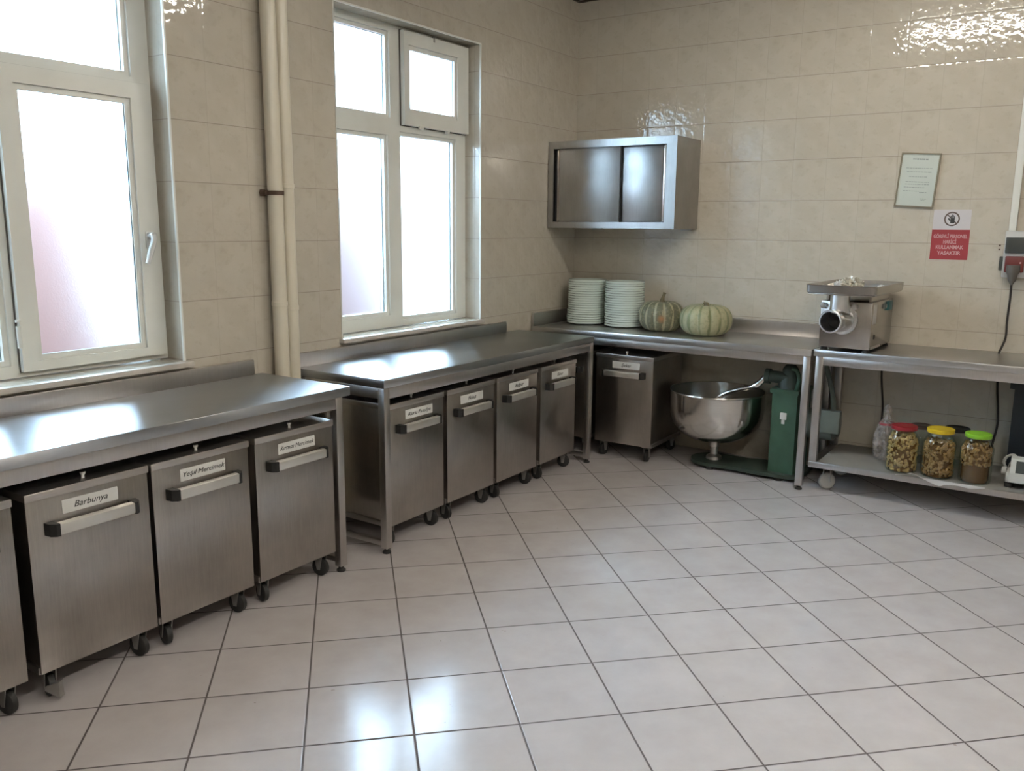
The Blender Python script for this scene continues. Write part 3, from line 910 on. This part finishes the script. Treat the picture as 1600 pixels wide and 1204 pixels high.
crumple('plastic_bag', 'white crumpled plastic bag in the left of the grinder tray', 'bag', (-0.105, -0.03, tz0 + 0.0005), 0.042, M['card'], 3, 0.95)
shiny = simple('shiny_wrap', (0.62, 0.58, 0.48), 0.1, 0.3, var=0.15, vscale=40)
crumple('wrapping', 'shiny crumpled clear wrapping in the middle of the grinder tray', 'wrapping', (-0.01, -0.13, tz0 + 0.0005), 0.075, shiny, 5, 0.85)
for i, (c, rr) in enumerate((((0.10, 0.10, tz0 + 0.0005), 0.03),)):
    crumple('wrapping', 'small bit of white wrapping at the right of the grinder tray', 'wrapping', c, rr, M['card'], 11, 0.8)

# ------------------------------------------------------------------ dough mixer
def mixer():
    t = thing('dough_mixer', 'green dough mixer with a steel bowl standing under the corner table', 'mixer', (1.308, -0.335, 0))
    # bowl (open, with thickness)
    r, zb, zr = 0.310, 0.172, 0.512
    prof = [(0, zb), (0.10, zb + 0.002), (0.17, zb + 0.018), (0.235, zb + 0.055), (0.280, zb + 0.105), (0.302, zb + 0.165), (0.309, zb + 0.23), (r, zr - 0.012), (r + 0.006, zr - 0.006), (r + 0.004, zr), (r - 0.003, zr - 0.003),
            (0.304, zb + 0.23), (0.296, zb + 0.168), (0.274, zb + 0.112), (0.230, zb + 0.064), (0.165, zb + 0.028), (0, zb + 0.014)]
    MB().lathe(prof, seg=64).build('bowl', M['bowl'], t)
    MB().lathe([(0, 0.03), (0.055, 0.03), (0.050, 0.06), (0.026, 0.075), (0.026, 0.12), (0.034, 0.125), (0.034, 0.16), (0.05, zb), (0.0, zb + 0.001)], seg=24).build('pedestal', M['cast'], t)
    # cast base: round pad under the bowl, arm to the column pad
    pts = []
    for a in range(100, 281, 12):
        pts.append((0.15 * math.cos(R(a)) + 0.0, 0.15 * math.sin(R(a)) - 0.0))
    base = pts + [(0.20, -0.135), (0.36, -0.15), (0.545, -0.14), (0.60, -0.12), (0.60, 0.20), (0.40, 0.20), (0.20, 0.14)]
    MB().prism(base, 'z', 0.020, 0.042).build('base', M['darkgreen'], t, smooth=30)
    for px, py in ((0.02, -0.125), (0.02, 0.12), (0.47, -0.115), (0.56, 0.17), (0.42, 0.17)):
        MB().lathe([(0, 0), (0.026, 0), (0.020, 0.021), (0, 0.021)], c=(px, py, 0), seg=14).build('foot', M['rubber'], t)
    # column
    c = MB().prism([(0.392, -0.085), (0.552, -0.100), (0.566, 0.16), (0.405, 0.165)], 'z', 0.042, 0.552)
    c.build('column', M['green'], t, smooth=0)
    MB().prism([(0.380, -0.100), (0.560, -0.112), (0.575, 0.17), (0.39, 0.175)], 'z', 0.552, 0.578).build('column_cap', M['green'], t, smooth=0)
    MB().box(0.452, 0.492, -0.1010, -0.0935, 0.388, 0.432, 0.003).box(0.462, 0.482, -0.1012, -0.0935, 0.36, 0.392, 0.002).build('badge', M['sticker'], t)
    hd = MB().lathe([(0, 0.578), (0.075, 0.578), (0.068, 0.63), (0.052, 0.66), (0.048, 0.70), (0.030, 0.725), (0, 0.73)], c=(0.475, -0.01, 0), seg=24)
    hd.cyl((0.475, -0.03, 0.64), (0.345, -0.04, 0.645), 0.038, 18).cyl((0.36, -0.04, 0.645), (0.33, -0.04, 0.645), 0.048, 18)
    hd.build('gear_head', M['darkgreen'], t)
    MB().tube(smooth_path([(0.535, -0.08, 0.575), (0.55, -0.085, 0.65), (0.53, -0.075, 0.70), (0.50, -0.07, 0.71)], 6), 0.013, 10).build('lever', M['green'], t)
    # fork arm dipping into the bowl
    MB().tube(smooth_path([(0.335, -0.04, 0.642), (0.27, -0.06, 0.575), (0.15, -0.075, 0.535), (0.05, -0.085, 0.48), (-0.06, -0.06, 0.34), (-0.08, -0.03, 0.26)], 6), [0.022] * 7 + [0.015] * 24, 12).build('kneading_arm', M['bowl'], t)
    # motor behind the column, reaching over the rolling table's shelf
    MB().cyl((0.568, 0.05, 0.36), (0.752, 0.05, 0.36), 0.095, 28).cyl((0.752, 0.05, 0.36), (0.775, 0.05, 0.36), 0.070, 24).build('motor', M['motor'], t)
    MB().box(0.66, 0.80, -0.06, 0.0, 0.330, 0.470, 0.006).build('terminal_box', M['motor'], t)
    MB().tube(smooth_path([(0.62, 0.20, 0.75), (0.66, 0.17, 0.66), (0.71, 0.12, 0.53), (0.74, 0.04, 0.44)], 5), 0.016, 10).build('conduit', M['motor'], t)
    return t
mixer()

# ------------------------------------------------------------------ things on the lower shelf
shz = SHZ - 0.004
b = MB()
gx = 60
vs = [[b.bm.verts.new((2.040 + 1.40 * i / gx, -0.567 + 0.004 * math.sin(i * 0.6) * (1 if j == 0 else 0) + 0.55 * j / 10, shz + 0.0035 + 0.0018 * abs(math.sin(i * 0.45 + j)))) for j in range(11)] for i in range(gx + 1)]
for i in range(gx):
    for j in range(10): b.bm.faces.new((vs[i][j], vs[i + 1][j], vs[i + 1][j + 1], vs[i][j + 1]))
ex = bmesh.ops.solidify(b.bm, geom=b.bm.faces[:], thickness=0.0025)
o = b.build('cardboard_sheet', M['board'])
tag(o, 'pale wavy cardboard sheet lining the lower shelf', 'cardboard')

def bent_paper():
    b = MB()
    top = shz + 0.0068
    prof = smooth_path([(2.478, 0, 0.000), (2.53, 0, 0.012), (2.556, 0, 0.024), (2.585, 0, 0.018), (2.64, 0, -0.004), (2.705, 0, -0.024), (2.74, 0, -0.012), (2.80, 0, -0.006), (2.86, 0, -0.012), (2.93, 0, 0.000)], 4)
    vs = []
    for p in prof:
        col = []
        for j, (y, k) in enumerate(((-0.5705, 0.55), (-0.580, 0.85), (-0.590, 1.0), (-0.599, 1.08))):
            zz = top + (p.z * k if p.z > 0 else (p.z * max(0, (k - 0.55) * 1.9)))
            col.append(b.bm.verts.new((p.x, y, max(zz, top) if j == 0 else zz)))
        vs.append(col)
    for A, B in zip(vs[:-1], vs[1:]):
        for j in range(3): b.bm.faces.new((A[j], B[j], B[j + 1], A[j + 1]))
    bmesh.ops.solidify(b.bm, geom=b.bm.faces[:], thickness=0.0012)
    o = b.build('paper_sheet', M['paper'])
    tag(o, 'creased white paper sticking out in front of the pickle jars', 'paper')
bent_paper()

def jar(label, x, y, lid, lid_group, piece_mat, fill, r=0.086, h=0.255, seed=1, liquid=0.0, npieces=430, zoff=0.0):
    rr = random.Random(seed)
    t = thing('pickle_jar', label, 'jar', (x, y, shz + zoff), 0, 'pickle jars on the lower shelf')
    out = [(0, 0.001), (r - 0.012, 0.0), (r - 0.003, 0.006), (r, 0.018), (r, h * 0.70), (r - 0.006, h * 0.77), (r - 0.02, h * 0.85), (r - 0.027, h * 0.89), (r - 0.027, h * 0.96)]
    inn = [(a - 0.0025 if a > 0.003 else 0, z + (0.003 if a < r - 0.01 and z < 0.05 else 0)) for a, z in out[::-1]]
    MB().lathe(out + inn, seg=40).build('glass', M['jar'], t)
    MB().lathe([(0, h * 0.915), (r - 0.020, h * 0.915), (r - 0.017, h * 0.925), (r - 0.017, h * 0.995), (r - 0.021, h * 1.005), (r - 0.028, h * 1.005), (r - 0.03, h * 0.998), (0, h * 0.998)], seg=40).build('lid', M[lid], t)
    ri = r - 0.004
    if piece_mat:
        core = MB().lathe([(0, 0.006), (ri - 0.016, 0.006), (ri - 0.010, 0.02), (ri - 0.010, h * 0.66), (ri - 0.02, fill * h - 0.012), (0, fill * h - 0.008)], seg=28)
        core.build('brine', M['brine'], t)
        b = MB()
        z0 = 0.014 + liquid * h
        for i in range(npieces):
            a = rr.uniform(0, 2 * PI)
            z = rr.uniform(z0, fill * h)
            rad = ri - 0.0115 - rr.uniform(0, 0.003)
            if z > h * 0.68: rad -= (z - h * 0.68) * 0.45
            s = rr.uniform(0.0085, 0.0125)
            b.blob((rad * math.cos(a), rad * math.sin(a), z), s * rr.uniform(0.8, 1.25), s * 0.9, s * rr.uniform(0.7, 1.1), Euler((rr.uniform(0, 3), rr.uniform(0, 3), a)), 1)
        for i in range(26):
            a = rr.uniform(0, 2 * PI); q = rr.uniform(0, ri - 0.026)
            b.blob((q * math.cos(a), q * math.sin(a), fill * h - 0.004), 0.012, 0.011, 0.009, Euler((rr.uniform(0, 3), rr.uniform(0, 3), a)), 1)
        o = b.build('pickles', M[piece_mat], t)
        o['kind'] = 'stuff'
    return t
JZ = 0.0025
jar('glass jar of yellow pickles with a red lid, left of the front three', 2.487, -0.478, 'redlid', None, 'garlic', 0.84, r=0.087, h=0.268, seed=2, zoff=0.0076)
jar('glass jar of brown pickles with a yellow lid, in the middle of the front three', 2.676, -0.478, 'yellid', None, 'pepper', 0.74, r=0.088, h=0.276, seed=5, zoff=0.0076)
jar('glass jar of pickles in amber brine with a lime green lid', 2.864, -0.482, 'grnlid', None, 'pepper', 0.82, r=0.084, h=0.276, seed=9, liquid=0.33, npieces=250, zoff=0.0076)
jar('glass jar with a brown lid behind the red and yellow lidded jars', 2.535, -0.200, 'brnlid', None, None, 0, r=0.078, h=0.225, seed=12, zoff=0.0076)
jar('glass jar with a black lid behind the yellow and green lidded jars', 2.730, -0.200, 'black', None, None, 0, r=0.084, h=0.235, seed=13, zoff=0.0076)

def bag():
    t = thing('plastic_bag', 'clear plastic bag with a twisted peak standing left behind the red lidded jar', 'bag', (2.355, -0.262, shz + 0.0076))
    b = MB()
    prof = [(0, 0.002), (0.045, 0.0), (0.066, 0.02), (0.070, 0.09), (0.060, 0.15), (0.046, 0.20), (0.034, 0.235), (0.016, 0.262), (0.014, 0.28), (0.024, 0.30), (0.010, 0.335), (0, 0.345)]
    b.lathe(prof, seg=40, wob=lambda a, z: 1 + 0.16 * math.sin(5 * a + 9 * z) * min(1, z * 9) + 0.1 * math.sin(11 * a - 14 * z) * min(1, z * 9))
    b.build('film', M['film'], t)
    MB().lathe([(0.044, 0.212), (0.047, 0.214), (0.043, 0.226), (0.040, 0.224)], seg=24).build('printed_band', M['redprint'], t)
    return t
bag()

def kitchen_scale():
    t = thing('kitchen_scale', 'ivory kitchen scale with dark display on the lower shelf at the right edge', 'scale', (3.16, -0.375, shz + 0.0076))
    MB().box(-0.150, 0.150, -0.115, 0.150, 0.022, 0.085, 0.014).build('base', M['scale'], t)
    MB().prism([(-0.150, 0.040), (-0.150, 0.085), (-0.128, 0.165), (-0.085, 0.172), (-0.06, 0.085), (-0.06, 0.04)], 'x', -0.128, 0.15).build('display_housing', M['scale'], t, smooth=0)
    MB().prism([(-0.1500, 0.092), (-0.1325, 0.155), (-0.1300, 0.155), (-0.147, 0.092)], 'x', -0.102, 0.13).build('display', M['lcd'], t, smooth=0)
    MB().lathe([(0, 0), (0.022, 0), (0.024, 0.008), (0.021, 0.022), (0, 0.024)], seg=18, M=Matrix.Translation((-0.149, -0.06, 0.075)) @ Matrix.Rotation(R(-90), 4, 'Y')).build('knob', M['boxgrey'], t)
    MB().tube(smooth_path([(-0.15, -0.02, 0.08), (-0.168, -0.02, 0.115), (-0.150, -0.02, 0.15), (-0.12, -0.02, 0.16), (-0.10, -0.04, 0.14)], 6), 0.007, 8).build('carry_loop', M['boxgrey'], t)
    MB().box(-0.140, 0.14, -0.02, 0.14, 0.085, 0.105, 0.006).build('platform', M['grind'], t)
    for sx in (-1, 1):
        for sy in (-0.095, 0.12):
            MB().lathe([(0, 0), (0.022, 0), (0.022, 0.022), (0, 0.022)], c=(sx * 0.128, sy, 0), seg=14).build('foot', M['rubber'], t)
kitchen_scale()

def crate():
    t = thing('plastic_container', 'tall navy plastic container behind the kitchen scale', 'container', (3.21, -0.125, shz + 0.0076))
    b = MB()
    b.ring('z', 0.006, 0.520, (-0.215, 0.215, -0.088, 0.088), (-0.205, 0.205, -0.078, 0.078)).box(-0.215, 0.215, -0.088, 0.088, 0, 0.006)
    b.build('body', M['navy'], t, smooth=0)
    MB().ring('z', 0.500, 0.535, (-0.238, 0.238, -0.108, 0.108), (-0.206, 0.206, -0.079, 0.079)).build('rim', M['navy'], t, smooth=0)
crate()

# ------------------------------------------------------------------ things on the back wall
def certificate():
    w, h = 0.217, 0.316
    t = thing('framed_certificate', 'tilted framed certificate on pale green paper hung on the tiles', 'certificate', (2.357, -0.001, 1.855))
    t.rotation_euler = (0, R(3.6), 0)
    MB().ring('y', -0.016, 0.0, (-w / 2, w / 2, -h / 2, h / 2), (-w / 2 + 0.008, w / 2 - 0.008, -h / 2 + 0.008, h / 2 - 0.008)).build('frame', M['certframe'], t, smooth=0)
    p = MB().box(-w / 2 + 0.007, w / 2 - 0.007, -0.008, -0.002, -h / 2 + 0.007, h / 2 - 0.007).build('paper', M['certpaper'], t, smooth=0)
    rr = random.Random(4)
    b = MB()
    def dash(x0, x1, z, th):
        x = x0
        while x < x1:
            l = rr.uniform(0.006, 0.018)
            b.box(x, min(x + l, x1), -0.0086, -0.0079, z - th / 2, z + th / 2)
            x += l + 0.003
    dash(-0.042, 0.042, 0.122, 0.0085)
    for z, a, c in ((0.070, -0.072, 0.072), (0.048, -0.066, 0.070), (0.020, -0.05, 0.05), (-0.010, -0.065, 0.066), (-0.024, -0.066, 0.066), (-0.042, -0.07, 0.05), (-0.064, -0.07, 0.02), (-0.070, 0.02, 0.06), (-0.108, 0.03, 0.062), (-0.116, 0.035, 0.058)):
        dash(a, c, z, 0.0035)
    b.build('print', M['greyink'], p, smooth=0)
certificate()

def sign():
    t = thing('warning_sign', 'white and red warning sign with a round hand pictogram stuck on the tiles', 'sign', (2.563, -0.0005, 1.536))
    a = MB().box(-0.100, 0.100, -0.0015, 0, 0.030, 0.146).build('white_field', M['whitevinyl'], t, smooth=0)
    r = MB().box(-0.1015, 0.1015, -0.0015, 0, -0.145, 0.030).build('red_field', M['redprint'], t, smooth=0)
    # pictogram: ring, slash, raised hand
    cx, cz = 0.000, 0.092
    Mr = Matrix.Translation((cx, -0.0017, cz)) @ Matrix.Rotation(R(90), 4, 'X')
    MB().lathe([(0.034, -0.0003), (0.042, -0.0003), (0.042, 0.0004), (0.034, 0.0004)], seg=40, M=Mr, closed=True).build('ring', M['brnlid'], a)
    MB().box(-0.038, 0.038, -0.0022, -0.0014, -0.003, 0.003, 0, Matrix.Translation((cx, 0, cz)) @ Matrix.Rotation(R(45), 4, 'Y')).build('slash', M['brnlid'], a, smooth=0)
    hnd = MB().box(-0.011, 0.012, -0.0026, -0.0015, -0.024, 0.004)
    for i, (fx, fh) in enumerate(((-0.0085, 0.020), (-0.0025, 0.026), (0.0035, 0.024), (0.0095, 0.016))):
        hnd.box(fx - 0.0024, fx + 0.0024, -0.0026, -0.0015, 0.003, fh)
    hnd.box(-0.004, 0.004, -0.0026, -0.0015, -0.004, 0.012, 0, Matrix.Translation((-0.015, 0, -0.006)) @ Matrix.Rotation(R(-35), 4, 'Y'))
    Mh = Matrix.Translation((cx + 0.003, 0, cz))
    for v in hnd.bm.verts: v.co = Mh @ v.co
    hnd.build('hand', M['ink'], a, smooth=0)
    for txt, z, wd in (('GÖREVLİ PERSONEL', -0.010, 0.180), ('HARİCİ', -0.042, 0.070), ('KULLANMAK', -0.073, 0.148), ('YASAKTIR', -0.107, 0.126)):
        lettering('lettering', txt, 0.030, M['pinkprint'], r, (0, -0.0019, z), (PI / 2, 0, 0), 0.0, width=wd, bold=0.0008)
sign()

def power_box():
    t = thing('socket_box', 'grey wall socket box with smoked flap and red socket at the right edge', 'socket', (2.93, -0.0005, 1.30))
    MB().box(-0.078, 0.078, -0.060, 0, 0.0, 0.262, 0.006).build('housing', M['boxgrey'], t)
    MB().box(-0.072, 0.072, -0.074, -0.060, 0.138, 0.228, 0.004).build('flap', M['flap'], t)
    MB().box(-0.066, 0.030, -0.082, -0.060, 0.030, 0.122, 0.008).build('socket', M['redsock'], t)
    MB().lathe([(0, 0), (0.005, 0), (0.005, 0.003), (0, 0.003)], seg=10, M=Matrix.Translation((0.012, -0.082, 0.085)) @ Matrix.Rotation(R(90), 4, 'X')).build('screw', M['pinkprint'], t)
    MB().box(-0.097, -0.078, -0.045, -0.004, 0.040, 0.118, 0.004).build('side_latch', M['flap'], t)
    MB().box(-0.110, -0.100, -0.004, 0, 0.175, 0.183).box(-0.110, -0.100, -0.004, 0, 0.152, 0.160).build('wall_plug', M['rust'], t, smooth=0)
power_box()
o = MB().box(2.862, 2.898, -0.024, 0, 1.563, ZC - 0.014, 0.002).build('cable_trunking', M['pvc'])
tag(o, 'white vertical cable trunking above the wall socket box', 'trunking')

def plug_cord():
    t = thing('power_cord', 'grey plug in the red socket with its dark cord dropping past the rolling table', 'cord', (2.91, -0.085, 1.36))
    MB().lathe([(0, 0.012), (0.034, 0.012), (0.036, -0.02), (0.026, -0.045), (0.020, -0.075), (0.012, -0.088), (0.006, -0.10), (0, -0.10)], seg=20).build('plug', M['plug'], t)
    P = [(0, 0, -0.095), (0.002, 0.004, -0.18), (-0.002, 0.030, -0.30), (0.0, 0.036, -0.40), (-0.012, 0.02, -0.455), (-0.02, -0.01, -0.485), (-0.02, -0.02, -0.53), (-0.01, 0.0, -0.7), (0.01, 0.02, -0.90), (-0.005, 0.02, -1.05), (0.0, 0.02, -1.166)]
    MB().tube(smooth_path(P, 6), 0.0062, 8).build('cord', M['cord'], t)
plug_cord()
o = MB().tube(smooth_path([(2.255, -0.045, 0.82), (2.262, -0.05, 0.66), (2.287, -0.06, 0.46), (2.283, -0.06, 0.30), (2.278, -0.055, shz + 0.014)], 7), 0.0062, 8).build('power_cord', M['cord'])
tag(o, 'dark cord hanging behind the lower shelf left of the jars', 'cord')

# ------------------------------------------------------------------ daylight
w = bpy.data.worlds.new('overcast_sky')
SC.world = w
w.use_nodes = True
nt = w.node_tree
nt.nodes.clear()
out = nt.nodes.new('ShaderNodeOutputWorld')
bg = nt.nodes.new('ShaderNodeBackground')
tc = nt.nodes.new('ShaderNodeTexCoord')
sp = nt.nodes.new('ShaderNodeSeparateXYZ')
mr = nt.nodes.new('ShaderNodeMapRange')
mx = nt.nodes.new('ShaderNodeMix'); mx.data_type = 'RGBA'
nt.links.new(tc.outputs['Generated'], sp.inputs[0])
nt.links.new(sp.outputs[2], mr.inputs[0])
mr.inputs[1].default_value = -0.12; mr.inputs[2].default_value = 0.06
nt.links.new(mr.outputs[0], mx.inputs[0])
mx.inputs[6].default_value = rgb(0.05, 0.053, 0.058)
mx.inputs[7].default_value = rgb(0.57, 0.795, 1.0)
nt.links.new(mx.outputs[2], bg.inputs[0])
bg.inputs[1].default_value = SKY
nt.links.new(bg.outputs[0], out.inputs[0])

# ------------------------------------------------------------------ camera
F, YAW, PITCH, ROLL = 1330.3, -0.593, -0.185, 0.0083
fw = Vector((math.sin(YAW) * math.cos(PITCH), math.cos(YAW) * math.cos(PITCH), math.sin(PITCH)))
r0 = Vector((math.cos(YAW), -math.sin(YAW), 0))
u0 = r0.cross(fw)
r2 = r0 * math.cos(ROLL) + u0 * math.sin(ROLL)
u2 = -r0 * math.sin(ROLL) + u0 * math.cos(ROLL)
cd = bpy.data.cameras.new('camera')
cd.sensor_width = 36.0
cd.lens = F / 1600 * 36.0
cd.clip_start = 0.05
cam = bpy.data.objects.new('camera', cd)
COL.objects.link(cam)
cam.matrix_world = Matrix(((r2.x, u2.x, -fw.x, 3.28), (r2.y, u2.y, -fw.y, -5.70), (r2.z, u2.z, -fw.z, 1.566), (0, 0, 0, 1)))
SC.camera = cam

# ------------------------------------------------------------------ render look
vs_ = SC.view_settings
vs_.view_transform = 'Standard'
vs_.look = 'None'
vs_.gamma = 1.0
vs_.use_curve_mapping = False
vs_.exposure = 0.62
c = SC.cycles
c.max_bounces = 12
c.diffuse_bounces = 4
c.glossy_bounces = 5
c.transmission_bounces = 8
c.transparent_max_bounces = 12
c.sample_clamp_indirect = 60.0
c.blur_glossy = 0.6
c.use_denoising = True
